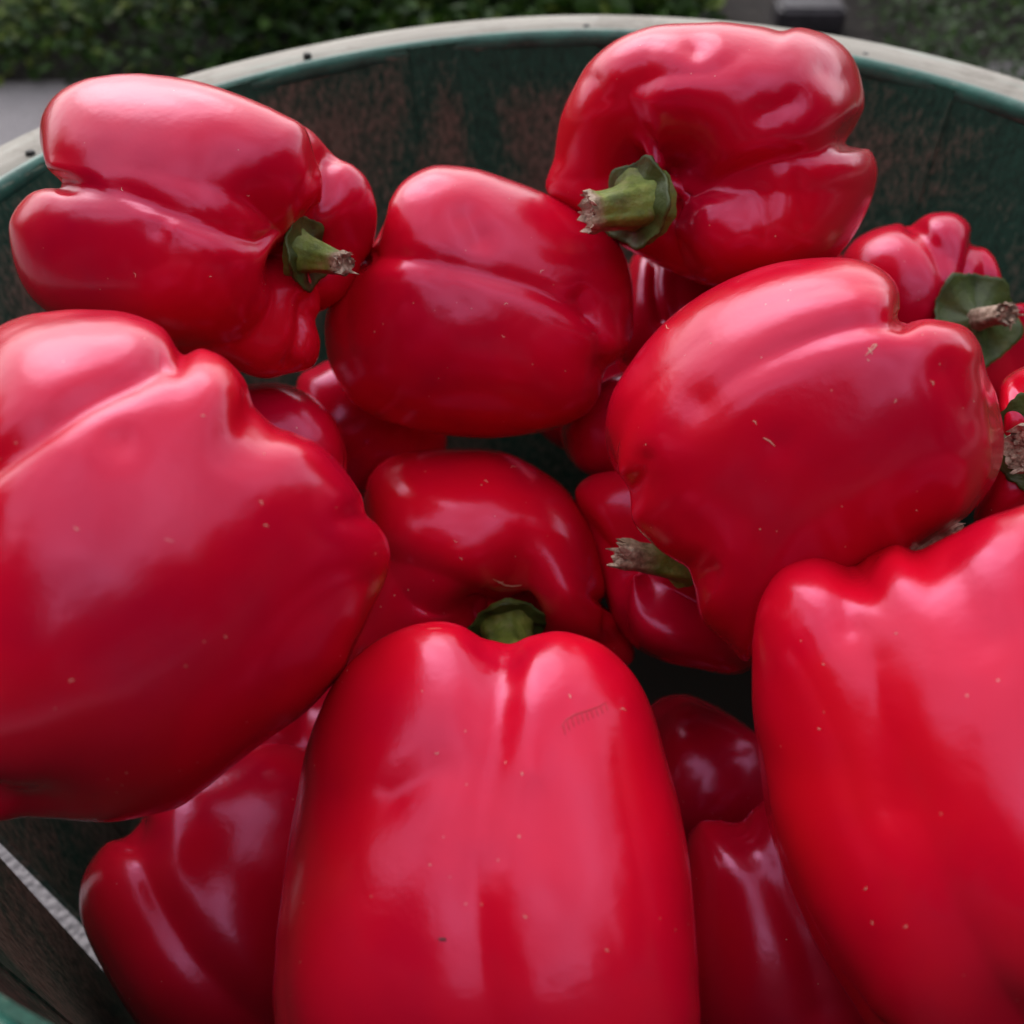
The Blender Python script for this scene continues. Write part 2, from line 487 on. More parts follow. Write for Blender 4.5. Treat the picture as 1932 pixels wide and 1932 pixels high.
P('bell_pepper', 'glossy red bell pepper lying at the upper left against the rim, stem pointing right', (355, 425), .31,
  (.88, -.26, .22), .094, .040, [(-6, .13, 20), (72, .10, 18), (-92, .13, 20), (150, .1, 20)],
  outline=[(97, 338), (80, 310), (70, 260), (80, 215), (110, 175), (160, 148), (230, 137), (300, 140), (380, 155), (450, 178), (520, 207),
           (580, 240), (630, 283), (670, 310), (697, 345), (711, 400), (705, 460), (685, 500), (650, 560), (606, 600), (608, 650), (590, 690), (545, 708), (490, 716),
           (430, 700), (350, 680), (270, 665), (190, 645), (110, 605), (60, 565), (30, 510), (17, 440), (24, 400), (48, 365), (80, 348)],
  strokes=[([(125, 343), (200, 355), (330, 400), (450, 440), (560, 470)], 26, 2.6), ([(190, 345), (270, 400), (330, 430)], 18, -1.0),
           ([(620, 300), (612, 360), (598, 430), (590, 480)], 24, 3.2), ([(575, 570), (565, 640), (545, 690)], 16, 2.2),
           ([(420, 300)], 40, .8), ([(300, 430)], 18, 1.0)],
  stem=dict(tip=(650, 498, .2940), r0=.0055, r1=.0028, calyx=.0100, calyx_tilt=(.93, -.1, .35), bend=.55, dry=.18), seed=1, dimple=.34)
P('bell_pepper', 'stemless-looking red bell pepper in the upper middle, between the two peppers showing green stems', (905, 575), .345,
  (.86, -.34, -.30), .092, .042, [(-14, .09, 26, .62, .3, .15), (70, .07, 24, .5, .3, .5), (-110, .10, 22, .6, .3, .5), (165, .1, 20)],
  outline=[(735, 375), (760, 342), (800, 318), (840, 311), (900, 318), (960, 338), (1030, 366), (1100, 402), (1160, 450), (1186, 500), (1195, 560),
           (1192, 640), (1170, 680), (1143, 705), (1130, 750), (1100, 785), (1040, 812), (950, 826), (880, 826), (800, 815), (720, 795), (665, 760),
           (635, 715), (617, 670), (612, 610), (625, 560), (655, 510), (690, 470), (713, 440), (724, 410)],
  strokes=[([(700, 478), (800, 488), (900, 510), (1010, 540), (1110, 590)], 24, 2.2), ([(885, 405), (905, 445)], 34, 1.8), 
           ([(1100, 560), (1135, 620), (1140, 690)], 18, 2.2), ([(840, 530), (870, 570)], 34, .7)], seed=2, dimple=.08, bdimple=.06)
P('bell_pepper', 'large red bell pepper covering the back rim, its thick green stem facing lower left', (1335, 315), .335,
  (-.56, -.32, .76), .096, .047, [(-42, .13, 21, .62, 1, .5), (62, .05, 26, .3, 1, 0), (150, .10, 22, .5, 1, .2), (-118, .12, 22, .6, 1, .3)],
  outline=[(1030, 352), (1045, 290), (1058, 220), (1085, 158), (1112, 115), (1160, 76), (1220, 50), (1290, 38), (1350, 38), (1420, 46), (1470, 54),
           (1510, 50), (1560, 65), (1600, 95), (1625, 140), (1633, 200), (1618, 255), (1642, 275), (1655, 315), (1650, 360), (1630, 410), (1600, 460),
           (1560, 500), (1500, 522), (1420, 535), (1345, 541), (1290, 525), (1240, 500), (1180, 470), (1120, 430), (1060, 395)],
  oc=(1370, 300),
  strokes=[([(1275, 365), (1360, 340), (1460, 310), (1560, 285), (1620, 255)], 26, 3.0),
           ([(1235, 300), (1190, 225), (1180, 175), (1240, 140), (1340, 130), (1400, 95)], 28, 2.8, .6),
           ([(1310, 80)], 38, 2.6), ([(1130, 190), (1120, 150)], 26, 1.2),
           ([(1500, 190), (1440, 215)], 26, 1.4), ([(1560, 130), (1590, 150)], 26, 1.2), ([(1430, 370), (1450, 450)], 20, 1.0), ([(1510, 340), (1520, 420)], 16, .9),
           ([(1205, 385)], 62, 7)],
  stem=dict(tip=(1106, 402, .3010), base=(1218, 384, -.002), r0=.0080, r1=.0048, calyx=.0128, bend=.42, flare=.9, ragged=.0009, calyx_tilt=(-.80, -.08, .55), dry=.12, seed=5, calyx_drop=.2), seed=3, dimple=.36, bdimple=.04, res=(200, 240))
P('bell_pepper', 'small red bell pepper at the right, behind, with a green calyx and shredded dry stem', (1800, 585), .39,
  (.12, -.06, .98), .062, .038, [(-22, .10, 24), (-70, .10, 22), (-125, .10, 24), (60, .10, 24), (145, .10, 24)],
  outline=[(1585, 500), (1605, 460), (1640, 435), (1690, 420), (1722, 419), (1755, 403), (1800, 402), (1830, 420), (1847, 450), (1880, 490), (1898, 545),
           (1910, 566), (1950, 575), (1990, 620), (1990, 700), (1950, 760), (1880, 770), (1780, 760), (1680, 720), (1610, 640), (1585, 560)],
  strokes=[([(1722, 420), (1765, 470), (1790, 540)], 16, 2.5), ([(1845, 448), (1830, 500), (1815, 550)], 14, 2.5), ([(1905, 565), (1870, 590)], 14, 2.5)],
  stem=dict(tip=(1900, 592, .340), base=(1828, 605, -.004), r0=.0035, r1=.0030, calyx=.0150, bend=.75, dry=.9, seed=9, ragged=.003, dry_mat=True, calyx_drop=.25), seed=4, dimple=.28)
P('bell_pepper', 'large red bell pepper at right of centre with one long crease and pale scratches', (1535, 790), .275,
  (.80, .42, .30), .104, .050, [(-40, .10, 22, .35, .4, .25), (64, .05, 26, .1, .2, .1), (-115, .10, 20, .5, .5, .1), (140, .1, 20, .5, .5, .1)],
  outline=[(1145, 850), (1142, 800), (1155, 740), (1190, 680), (1240, 620), (1300, 570), (1370, 530), (1450, 500), (1530, 487), (1600, 487), (1650, 500),
           (1690, 530), (1712, 575), (1722, 593), (1770, 597), (1820, 613), (1850, 650), (1865, 700), (1885, 750), (1896, 810), (1891, 870), (1870, 920),
           (1830, 970), (1790, 1000), (1740, 1030), (1680, 1080), (1600, 1130), (1500, 1190), (1440, 1235), (1405, 1247), (1370, 1220), (1320, 1170), (1302, 1110), (1288, 1072),
           (1240, 1035), (1195, 985), (1183, 925), (1160, 890)],
  strokes=[([(1700, 598), (1620, 605), (1500, 645), (1380, 710), (1290, 800)], 26, 3.0, .85), ([(1183, 925), (1205, 900), (1215, 870)], 20, 1.3),
           ([(1298, 1095), (1340, 1080)], 22, 1.2), ([(1310, 755)], 40, .8), ([(1800, 700), (1840, 790)], 40, 1.8), ([(1470, 840)], 30, .7)],
  seed=5, dimple=.05, bdimple=.08, res=(200, 240))
P('bell_pepper', 'big red bell pepper filling the left edge with two humped shoulders along its top outline', (290, 1060), .243,
  (.60, .55, -.55), .104, .053, [(-52, .08, 26, .5, .5, .6), (12, .0, 30, 0, 0, 0), (100, .03, 30, .2, 1, .1), (160, .1, 22), (-125, .1, 22)],
  outline=[(-140, 950), (-120, 820), (-70, 700), (-20, 630), (40, 597), (110, 584), (180, 582), (250, 590), (310, 615), (347, 658), (390, 663), (430, 680),
           (465, 715), (485, 762), (515, 797), (560, 815), (610, 842), (650, 885), (680, 930), (696, 968), (716, 990), (732, 1022), (736, 1062), (724, 1110),
           (700, 1160), (670, 1220), (650, 1262), (620, 1300), (570, 1350), (500, 1400), (440, 1450), (390, 1492), (330, 1528), (230, 1550), (160, 1552), (110, 1550), (50, 1550),
           (-20, 1550), (-110, 1500), (-190, 1400), (-210, 1250), (-180, 1080)],
  strokes=[([(405, 745)], 75, -2.6), ([(560, 860), (630, 930)], 50, -1.0), ([(312, 684), (260, 708), (160, 755), (60, 820), (-40, 890)], 32, 2.6), ([(466, 800), (445, 840), (425, 900)], 55, 1.8, .8),
            ([(230, 830)], 40, 1.0)],
  seed=6, dimple=.2, res=(220, 260))
P('bell_pepper', 'red bell pepper in the centre with a deep arched fold over its dark green stem', (905, 1045), .36,
  (.10, -.70, .71), .088, .043, [(-28, .09, 26, .1, 1, 0), (52, .09, 24, .3, 1, 0), (-105, .12, 20, .3, 1, 0), (130, .1, 20, .3, 1, 0)],
  outline=[(685, 940), (700, 895), (740, 860), (800, 847), (870, 845), (940, 850), (1000, 875), (1060, 915), (1100, 965), (1125, 1020), (1143, 1090), (1150, 1148),
           (1180, 1170), (1195, 1205), (1190, 1250), (1110, 1290), (960, 1305), (800, 1300), (700, 1275), (655, 1240), (668, 1180), (690, 1110), (695, 1050), (685, 1000)],
  strokes=[([(980, 1210), (985, 1140), (1000, 1070), (1015, 1000)], 46, 7.0, .9), ([(915, 1160), (870, 1110), (790, 1075), (700, 1055)], 26, 2.6, .5),
           ([(965, 1180)], 44, 5), ([(800, 1160)], 62, -4.5), ([(1075, 1120)], 50, -2.0), ([(1150, 1148), (1145, 1200)], 10, 2)],
  stem=dict(tip=(995, 1250, .305), base=(955, 1165, 0), r0=.007, r1=.0055, calyx=.0125, bend=.6, dry=.06, seed=4), seed=7, dimple=.36, mat='b')
P('bell_pepper', 'tall red bell pepper front and centre with a notched top between two shoulders', (925, 1640), .2415,
  (-.02, .86, -.50), .112, .0475, [(1, .045, 36, .5), (85, .08, 26), (-82, .08, 26), (180, .1, 20)],
  outline=[(960, 1209), (1000, 1196), (1050, 1190), (1100, 1200), (1150, 1225), (1200, 1275), (1235, 1340), (1260, 1430), (1290, 1560), (1310, 1700), (1325, 1850),
           (1325, 1950), (1290, 2060), (1200, 2130), (1050, 2160), (900, 2165), (750, 2150), (620, 2110), (530, 2020), (508, 1900), (515, 1780), (530, 1680),
           (550, 1550), (570, 1430), (600, 1340), (640, 1270), (700, 1215), (760, 1185), (820, 1172), (870, 1177), (920, 1200)],
  strokes=[([(955, 1205), (935, 1350), (905, 1550), (895, 1700), (925, 1960)], 50, 1.9, .15), ([(1000, 1250), (1000, 1450)], 40, -.8),
           ([(740, 1500), (820, 1450)], 50, 1.0), ([(620, 1500)], 60, .8)],
  seed=8, dimple=.22, res=(240, 260), mat='b')
P('bell_pepper', 'big bright red bell pepper in the lower right corner, dry stem tip behind its shoulder', (1850, 1520), .235,
  (-.10, .86, -.48), .112, .050, [(-33, .085, 22, .7, .7), (4, .04, 24, .3, .6), (66, .09, 26), (-100, .08, 26), (150, .1, 20)],
  outline=[(1411, 1250), (1415, 1190), (1432, 1130), (1470, 1075), (1520, 1048), (1560, 1045), (1608, 1054), (1640, 1040), (1665, 1030), (1700, 1026), (1735, 1031), (1790, 1005),
           (1850, 975), (1900, 958), (1960, 945), (2060, 950), (2150, 1000), (2220, 1100), (2260, 1300), (2260, 1500), (2230, 1700), (2150, 1900), (2040, 2010),
           (1900, 2060), (1750, 2040), (1650, 1960), (1600, 1890), (1540, 1790), (1490, 1680), (1450, 1560), (1430, 1450), (1415, 1350)],
  strokes=[([(1612, 1052), (1595, 1110), (1600, 1180)], 34, 1.2), ([(1645, 1250), (1655, 1400), (1675, 1520)], 70, 1.3), ([(1755, 1020), (1800, 1090), (1860, 1200)], 60, 1.2)],
  stem=dict(tip=(1803, 982, .262), r0=.0045, r1=.0042, calyx=.010, no_calyx=True, bend=.7, dry=.95, seed=12, ragged=.0022, dry_mat=True), seed=9, dimple=.10, res=(230, 250), mat='b')
P('bell_pepper', 'bright red bell pepper cut by the right edge of the picture, its stem facing inward', (1995, 840), .30,
  (-.50, -.05, .85), .085, .036, [(-30, .13, 20), (40, .14, 18), (110, .12, 20), (-110, .12, 20)],
  outline=[(1882, 765), (1888, 725), (1920, 697), (1980, 680), (2060, 700), (2110, 780), (2110, 880), (2060, 960), (1990, 1000), (1920, 992), (1850, 1005), (1836, 965),
           (1865, 905), (1885, 850), (1890, 800)],
  stem=dict(tip=(1930, 850, .262), r0=.0055, r1=.0050, calyx=.013, bend=.6, dry=.25, seed=6), seed=10, dimple=.3, mat='b')
P('bell_pepper', 'dark red bell pepper wedged under the upper right pepper, showing two narrow lobes', (1280, 610), .395,
  (.05, .9, -.35), .085, .036, [(-8, .13, 18), (80, .1, 20), (-90, .1, 20), (180, .1, 20)],
  outline=[(1185, 500), (1210, 470), (1240, 470), (1290, 455), (1360, 490), (1420, 560), (1420, 680), (1340, 760), (1220, 740), (1160, 680), (1170, 580)], 
  strokes=[([(1235, 480), (1232, 540), (1245, 600)], 12, 2.5)], seed=11)
P('bell_pepper', 'dark red bell pepper peeping out just above the two-humped pepper on the left', (540, 840), .345,
  (-.6, .6, -.4), .080, .036, [(0, .1, 20), (90, .1, 20), (-90, .1, 20), (180, .1, 20)],
  outline=[(440, 740), (490, 722), (550, 728), (605, 760), (642, 810), (656, 870), (645, 930), (590, 1000), (490, 1000), (420, 920), (415, 820)], seed=12)
P('bell_pepper', 'shaded red bell pepper with purplish sheen, below the left and upper middle peppers', (680, 800), .405,
  (.5, .7, -.3), .080, .036, [(20, .1, 20), (100, .1, 20), (-80, .1, 20), (180, .1, 20)],
  outline=[(560, 720), (600, 688), (660, 670), (760, 690), (830, 760), (840, 860), (780, 930), (680, 940), (600, 900), (560, 810)], seed=13)
P('bell_pepper', 'shaded red bell pepper half hidden left of the creased right middle pepper', (1165, 810), .385,
  (.3, .8, .3), .080, .034, [(30, .1, 20), (120, .1, 20), (-60, .1, 20), (-150, .1, 20)],
  outline=[(1058, 820), (1080, 770), (1130, 722), (1190, 700), (1260, 720), (1290, 810), (1240, 890), (1160, 905), (1090, 885)], seed=14)
P('bell_pepper', 'dark red bell pepper underneath the right middle pepper, its green stem poking left', (1290, 1080), .355,
  (-.55, .05, .80), .086, .040, [(-20, .12, 20), (70, .12, 18), (150, .1, 20), (-110, .1, 20)],
  outline=[(1083, 935), (1108, 900), (1160, 885), (1260, 880), (1400, 930), (1490, 1060), (1480, 1200), (1400, 1270), (1300, 1260), (1220, 1235), (1160, 1180), (1130, 1080), (1100, 1000)],
  stem=dict(tip=(1168, 1045, .300), base=(1295, 1064, -.02), r0=.0062, r1=.0036, flare=.2, calyx=.008, no_calyx=True, bend=.12, dry=.25, seed=7, ragged=.0022), seed=15, dimple=.2)
P('bell_pepper', 'deep shaded red bell pepper low in the gap right of the front centre pepper', (1370, 1470), .395,
  (.6, .6, -.4), .085, .038, [(10, .1, 20), (100, .1, 20), (-80, .1, 20), (190, .1, 20)],
  outline=[(1200, 1380), (1235, 1325), (1290, 1309), (1350, 1330), (1430, 1385), (1500, 1450), (1520, 1560), (1450, 1650), (1330, 1660), (1230, 1590), (1195, 1480)], seed=16)
P('bell_pepper', 'shaded red bell pepper between the front centre one and the lower right corner one', (1480, 1810), .318,
  (-.05, .9, -.30), .095, .042, [(-4, .05, 26, .4, .8, .5), (80, .06, 26, .4, .3, .3), (-85, .06, 26, .4, .3, .3), (180, .1, 20)],
  outline=[(1285, 1600), (1315, 1555), (1350, 1545), (1395, 1546), (1425, 1520), (1465, 1508), (1550, 1560), (1650, 1700), (1700, 1850), (1700, 2020), (1600, 2120), (1420, 2130), (1310, 2040),
           (1260, 1850), (1265, 1700)],
  strokes=[([(1405, 1545), (1460, 1660), (1520, 1800), (1550, 1900)], 50, 1.6)], seed=17, res=(190, 220))
P('bell_pepper', 'dark red bell pepper at the lower left beside the slit in the basket wall', (410, 1730), .345,
  (-.50, .72, -.30), .100, .047, [(-34, .07, 24, .5, .3, .3), (50, .05, 28, .3, .3, .3), (-110, .08, 24, .5, .3, .3), (150, .1, 20)],
  outline=[(149, 1700), (160, 1645), (198, 1592), (248, 1566), (290, 1490), (390, 1430), (520, 1400), (630, 1450), (700, 1600), (700, 1800), (620, 1980), (480, 2060), (360, 2030), (270, 1950),
           (200, 1840), (160, 1760)],
  strokes=[([(250, 1568), (275, 1660), (350, 1790), (450, 1900), (560, 1990)], 46, 2.4)], seed=18, res=(190, 220))
# peppers deeper in the heap, seen only as dark shapes in the gaps
for (c, D, d, lab, sd_) in (((560, 1400), .42, (.2, .8, .4), 'deep shaded bell pepper under the big left pepper', 33),
                            ((1640, 690), .46, (.2, .8, .4), 'deep shaded bell pepper behind the creased right middle pepper', 34),
                            ((1150, 700), .48, (.9, .1, .2), 'deep shaded bell pepper in the dark between the two middle peppers', 35)):
    P('bell_pepper', lab, c, D, d, .085, .040, [(10, .1, 20), (100, .1, 20), (-80, .1, 20), (190, .1, 20)], seed=sd_, res=(90, 110))
for a, k in PEP:
    if k.get('mat') == 'b': k['mat'] = RED2
    o_ = build_pepper(*a, **k); BUILT[k['seed']] = o_

m = Mat('corky_scar'); m.set(Base_Color=(.62, .36, .27), Roughness=.7); CORK = m.m
m = Mat('red_scar'); m.set(Base_Color=(.42, .006, .020), Roughness=.45); RSCAR = m.m
surface_mark(BUILT[5], [[(1632, 672), (1640, 664), (1650, 656), (1654, 650), (1648, 650), (1642, 658)], [(1638, 656), (1646, 668)]], .00014, CORK)
surface_mark(BUILT[5], [[(1440, 826), (1452, 832), (1462, 842)]], .00014, CORK)
surface_mark(BUILT[7], [[(930, 1093), (942, 1098), (952, 1104), (968, 1106), (984, 1104)], [(940, 1100), (950, 1098)]], .00018, CORK)
for sd_, n_, box_ in ((5, 9, (1200, 620, 1850, 1000)), (8, 8, (600, 1300, 1250, 1900)), (6, 7, (80, 750, 620, 1300)), (1, 5, (120, 200, 560, 560)), (2, 4, (720, 400, 1080, 720)), (9, 6, (1470, 1150, 1900, 1750)), (7, 4, (740, 880, 1080, 1120))):
    rs = np.random.default_rng(sd_ * 7); L_ = []
    for q in range(n_):
        x, y = rs.uniform(box_[0], box_[2]), rs.uniform(box_[1], box_[3]); a0, ln_ = rs.uniform(0, 6.28), rs.uniform(3, 11)
        L_.append([(x + ln_ * t * math.cos(a0 + t * 1.2), y + ln_ * t * math.sin(a0 + t * 1.2)) for t in (0, .5, 1)])
    surface_mark(BUILT[sd_], L_, .00010, CORK, 'scuff')
arc = [(1058, 1372), (1068, 1358), (1086, 1347), (1110, 1340), (1132, 1332), (1146, 1324)]
teeth = [[(x, y), (x + 5, y + 24 - k)] for k, (x, y) in enumerate([(1062, 1364), (1070, 1357), (1079, 1351), (1088, 1347), (1097, 1344), (1106, 1341), (1115, 1338), (1124, 1335), (1133, 1332), (1142, 1327)])]
surface_mark(BUILT[8], [arc] + teeth, .00015, RSCAR)
surface_mark(BUILT[8], [[(826, 1770), (832, 1773), (838, 1771), (842, 1776)]], .00025, NAILM)
# ------------------------------------------------------------------ basket
m = Mat('inner_wood'); co = m.coord()
mp = m.n('ShaderNodeMapping'); mp.inputs['Scale'].default_value = (12, 12, 9); m.l(co, mp.inputs['Vector'])
big = m.noise(1.0, 4, .6, mp.outputs[0], .6)
mp2 = m.n('ShaderNodeMapping'); mp2.inputs['Scale'].default_value = (420, 420, 230); m.l(co, mp2.inputs['Vector'])
gr = m.noise(1.0, 4, .6, mp2.outputs[0])
sp_ = m.n('ShaderNodeSeparateXYZ'); m.l(co, sp_.inputs[0])
top_ = m.math('MULTIPLY', m.math('SUBTRACT', sp_.outputs[2], RIM_Z - .030), 6.0)       # paint survives best under the rim
top_ = m.math('MAXIMUM', top_, 0.0)
green = m.ramp(gr, [(.3, (.008, .036, .025)), (.7, (.016, .085, .058))])
brown = m.ramp(gr, [(.3, (.058, .049, .038)), (.7, (.130, .108, .084))])
mk = m.ramp(m.math('SUBTRACT', m.math('ADD', big, m.math('MULTIPLY', m.math('SUBTRACT', gr, .5), .45)), top_), [(.42, (0, 0, 0)), (.60, (1, 1, 1))])
m.set(Base_Color=m.mix(mk, green, brown), Roughness=.68, Specular_IOR_Level=.3, Normal=m.bump(gr, .0008, .6))
WOOD_IN = m.m
def hoop_coord(m, along, across):
    co = m.coord(); sp = m.n('ShaderNodeSeparateXYZ'); m.l(co, sp.inputs[0])
    ang = m.math('ARCTAN2', sp.outputs[1], sp.outputs[0])
    rr = m.math('SQRT', m.math('ADD', m.math('MULTIPLY', sp.outputs[0], sp.outputs[0]), m.math('MULTIPLY', sp.outputs[1], sp.outputs[1])))
    cb = m.n('ShaderNodeCombineXYZ')
    m.l(m.math('MULTIPLY', ang, .22 * along), cb.inputs[0]); m.l(m.math('MULTIPLY', rr, across), cb.inputs[1])
    m.l(m.math('MULTIPLY', sp.outputs[2], across), cb.inputs[2])
    return cb.outputs[0]
m = Mat('rim_wood'); co = m.coord(); hc = hoop_coord(m, 40, 900); hc2 = hoop_coord(m, 14, 170)
g1 = m.noise(1, 5, .65, hc2); g2 = m.noise(1, 5, .7, hc)
base = m.ramp(g1, [(.3, (.23, .205, .17)), (.55, (.34, .315, .27)), (.75, (.27, .33, .285))])
stain = m.ramp(m.noise(34, 5, .7, co), [(.50, (1, 1, 1)), (.62, (.50, .46, .42)), (.70, (.85, .82, .78))])
base = m.mix(1.0, base, stain, 'MULTIPLY')
m.set(Base_Color=m.mix(.45, base, m.ramp(g2, [(.3, (.11, .095, .075)), (.7, (.40, .37, .33))])), Roughness=.7, Normal=m.bump(g2, .0006, .6))
RIM = m.m
m = Mat('rim_green_paint'); co = m.coord()
g1 = m.noise(70, 5, .65, co); g2 = m.noise(260, 4, .7, co)
pc = m.ramp(g1, [(.35, (.008, .065, .050)), (.65, (.022, .13, .098))])
hw = m.noise(1, 5, .7, hoop_coord(m, 60, 700))
wear = m.ramp(hw, [(.60, (0, 0, 0)), (.68, (1, 1, 1))])
m.set(Base_Color=m.mix(wear, pc, (.22, .26, .20)), Roughness=.35, Normal=m.bump(g2, .0006, .5))
PAINT = m.m
m = Mat('nail_iron'); m.set(Base_Color=(.02, .018, .017), Roughness=.5, Metallic=.6); NAIL = m.m

m = Mat('shade_wood'); m.set(Base_Color=(.018, .014, .011), Roughness=.9, Specular_IOR_Level=.2); SHADE_WOOD = m.m  # basket floor coloured near-black to stand in for deep shade between peppers
basket = empty('bushel_basket', (0, 0, 0.0))
tag(basket, 'round wooden bushel basket painted green inside with a pale nailed rim, holding the red peppers', 'basket')
R0, K = .2085, .10
def ringprof(name, prof, mat, nv=360, parent=basket, wob=0.0, close=True):
    a = np.arange(nv) / nv * 2 * np.pi
    rings = []
    for (r_, z_) in (prof + [prof[0]] if close else prof):
        adj = .0028 * np.exp(-((np.angle(np.exp(1j * (a - math.radians(-128))))) / .5) ** 2)
        rr = r_ + adj + wob * (np.sin(3 * a + 1) + .6 * np.sin(7 * a + 2)) * .0012
        zz_ = RIM_Z + z_ + wob * .0012 * (np.sin(2 * a) + .5 * np.sin(5 * a + 1))
        rings.append(np.stack([rr * np.cos(a), rr * np.sin(a), zz_ + 0 * a], 1))
    return mesh_obj(name, np.concatenate(rings), grid_faces(len(rings), nv), mat, parent)
# flat outer hoop (pale) and rounded painted inner hoop
ringprof('outer_hoop', [(.2135, -.0015), (.2150, 0), (.2330, -.0004), (.2345, -.0020), (.2345, -.016), (.2330, -.018), (.2140, -.018), (.2130, -.016)], RIM, wob=1)
lip = []
for k in range(14):
    t = k / 14 * 2 * np.pi
    lip.append((.2112 + .0028 * np.cos(t), -.0022 + .0040 * np.sin(t)))
ringprof('inner_hoop', lip, PAINT, wob=.6)
# nails
for deg in (-37, -6, 25, 56.5, 86.7, 117.7, 149.5, 180, 211, 242, 273, 303):
    t = math.radians(deg); V = []
    r_ = .2190
    for (q, h) in ((0.0001, .0009), (.0010, .0009), (.0017, .0004), (.0017, -.002)):
        for j in range(12):
            V.append((r_ * math.cos(t) + q * math.cos(j * math.pi / 6), r_ * math.sin(t) + q * math.sin(j * math.pi / 6), RIM_Z + .0001 + h))
    mesh_obj('nail', np.array(V), grid_faces(4, 12), NAIL, basket)
# staves
NS = 18; bot = -.27
# one gap centred on the slit seen at the lower left (about -153.8 degrees)
cent0 = -153.8
for i in range(NS):
    a0 = cent0 + i * 360 / NS; a1 = a0 + 360 / NS
    nz, na = 60, 12; rows = []
    over = 1 if i % 2 else 0
    for side in (0, 1):
        for k in range(nz):
            zd = bot * k / (nz - 1)
            # gap opens below -0.125 and widens downwards
            
            lap = .9 * (1 - sm(np.array((-zd) / .108)).item())
            lap0 = max(lap, .35) if i != 0 else lap; lap1 = max(lap, .35) if i != NS - 1 else lap
            def gap_at(edge):
                wide = 1.0 if abs((edge - cent0 + 180) % 360 - 180) < 1 else 0
                x_ = max(0, -zd - .108)
                return math.degrees((min(1, x_ / .006) ** .5 * .0105 + .085 * x_) * wide / .19) / 2
            t = np.radians(np.linspace(a0 + gap_at(a0) - lap0 * .8, a1 - gap_at(a1) + lap1 * .8, na))
            rr = R0 - K * -zd + (.0005 if over else 0) + (.0020 if side else 0)
            rr = rr + .0010 * np.sin(np.linspace(0, np.pi, na))     # slight cup
            if -zd > .24: rr = rr - (-zd - .24) * .5
            rows.append(np.stack([rr * np.cos(t), rr * np.sin(t), np.full(na, RIM_Z + zd)], 1))
    F = np.array(rows[:nz]); B = np.array(rows[nz:])
    V = np.concatenate([F.reshape(-1, 3), B.reshape(-1, 3)])
    fa = grid_faces(nz, na, False).tolist(); n_ = nz * na
    fb = [[q[3] + n_, q[2] + n_, q[1] + n_, q[0] + n_] for q in fa]
    fe = []
    for k in range(nz - 1):
        for j in (0, na - 1):
            a_, b_ = k * na + j, (k + 1) * na + j
            fe.append([a_, b_, b_ + n_, a_ + n_])
    for j in range(na - 1):
        for k in (0, nz - 1):
            a_, b_ = k * na + j, k * na + j + 1
            fe.append([a_, b_, b_ + n_, a_ + n_])
    mesh_obj('stave', V, fa + fb + fe, WOOD_IN, basket, smooth=False)
# floor of the basket
a = np.arange(96) / 96 * 2 * np.pi; V = []
for (r_, z_) in ((.0005, .034), (.172, .034), (.172, .024), (.0005, .024)):
    for t in a: V.append((r_ * math.cos(t), r_ * math.sin(t), z_))
mesh_obj('bottom_board', np.array(V), grid_faces(4, 96), SHADE_WOOD, basket, smooth=False)

# ------------------------------------------------------------------ ground
m = Mat('concrete'); co = m.coord()
c1 = m.noise(260, 5, .7, co); c2 = m.noise(6, 4, .6, co)
v = m.n('ShaderNodeTexVoronoi'); v.inputs['Scale'].default_value = 240; m.l(co, v.inputs['Vector'])
base = m.ramp(c1, [(.3, (.15, .135, .145)), (.6, (.23, .208, .22)), (.8, (.36, .34, .345))])
base = m.mix(.4, base, m.ramp(c2, [(.3, (.18, .165, .172)), (.7, (.30, .28, .29))]))
m.set(Base_Color=base, Roughness=.85, Normal=m.bump(v.outputs['Distance'], .004, .8))
CONC = m.m
def sheet(name, x0, x1, y0, y1, z, mat):
    o = mesh_obj(name, [(x0, y0, z), (x1, y0, z), (x1, y1, z), (x0, y1, z)], [[0, 1, 2, 3]], mat, smooth=False)
    return tag(o, kind='structure')
m = Mat('soil'); co = m.coord()
m.set(Base_Color=m.ramp(m.noise(40, 6, .7, co), [(.3, (.010, .007, .006)), (.6, (.028, .019, .016)), (.8, (.075, .05, .042))]), Roughness=.95,
      Normal=m.bump(m.noise(60, 6, .7, co), .02, .8))
SOIL = m.m
sheet('ground', -60, 60, -60, 60, -.006, SOIL)
sheet('pavement', -60, 60, -60, .915, 0, CONC)

# ------------------------------------------------------------------ ground-cover foliage
def leaf_mat(name, c0, c1_, c2):
    m = Mat(name)
    oi = m.n('ShaderNodeAttribute'); oi.attribute_name = 'tone'
    col = m.ramp(oi.outputs['Fac'], [(.0, c0), (.55, c1_), (1.0, c2)])
    m.set(Base_Color=col, Roughness=.5, Specular_IOR_Level=.3)
    tr = m.n('ShaderNodeBsdfTranslucent'); m.l(col, tr.inputs[0])
    mx = m.n('ShaderNodeMixShader'); mx.inputs[0].default_value = .25
    m.l(m.b.outputs[0], mx.inputs[1]); m.l(tr.outputs[0], mx.inputs[2])
    m.l(mx.outputs[0], m.t.nodes['Material Output'].inputs[0])
    return m.m
LEAF = leaf_mat('leaf', (.010, .032, .005), (.040, .090, .012), (.30, .36, .07))

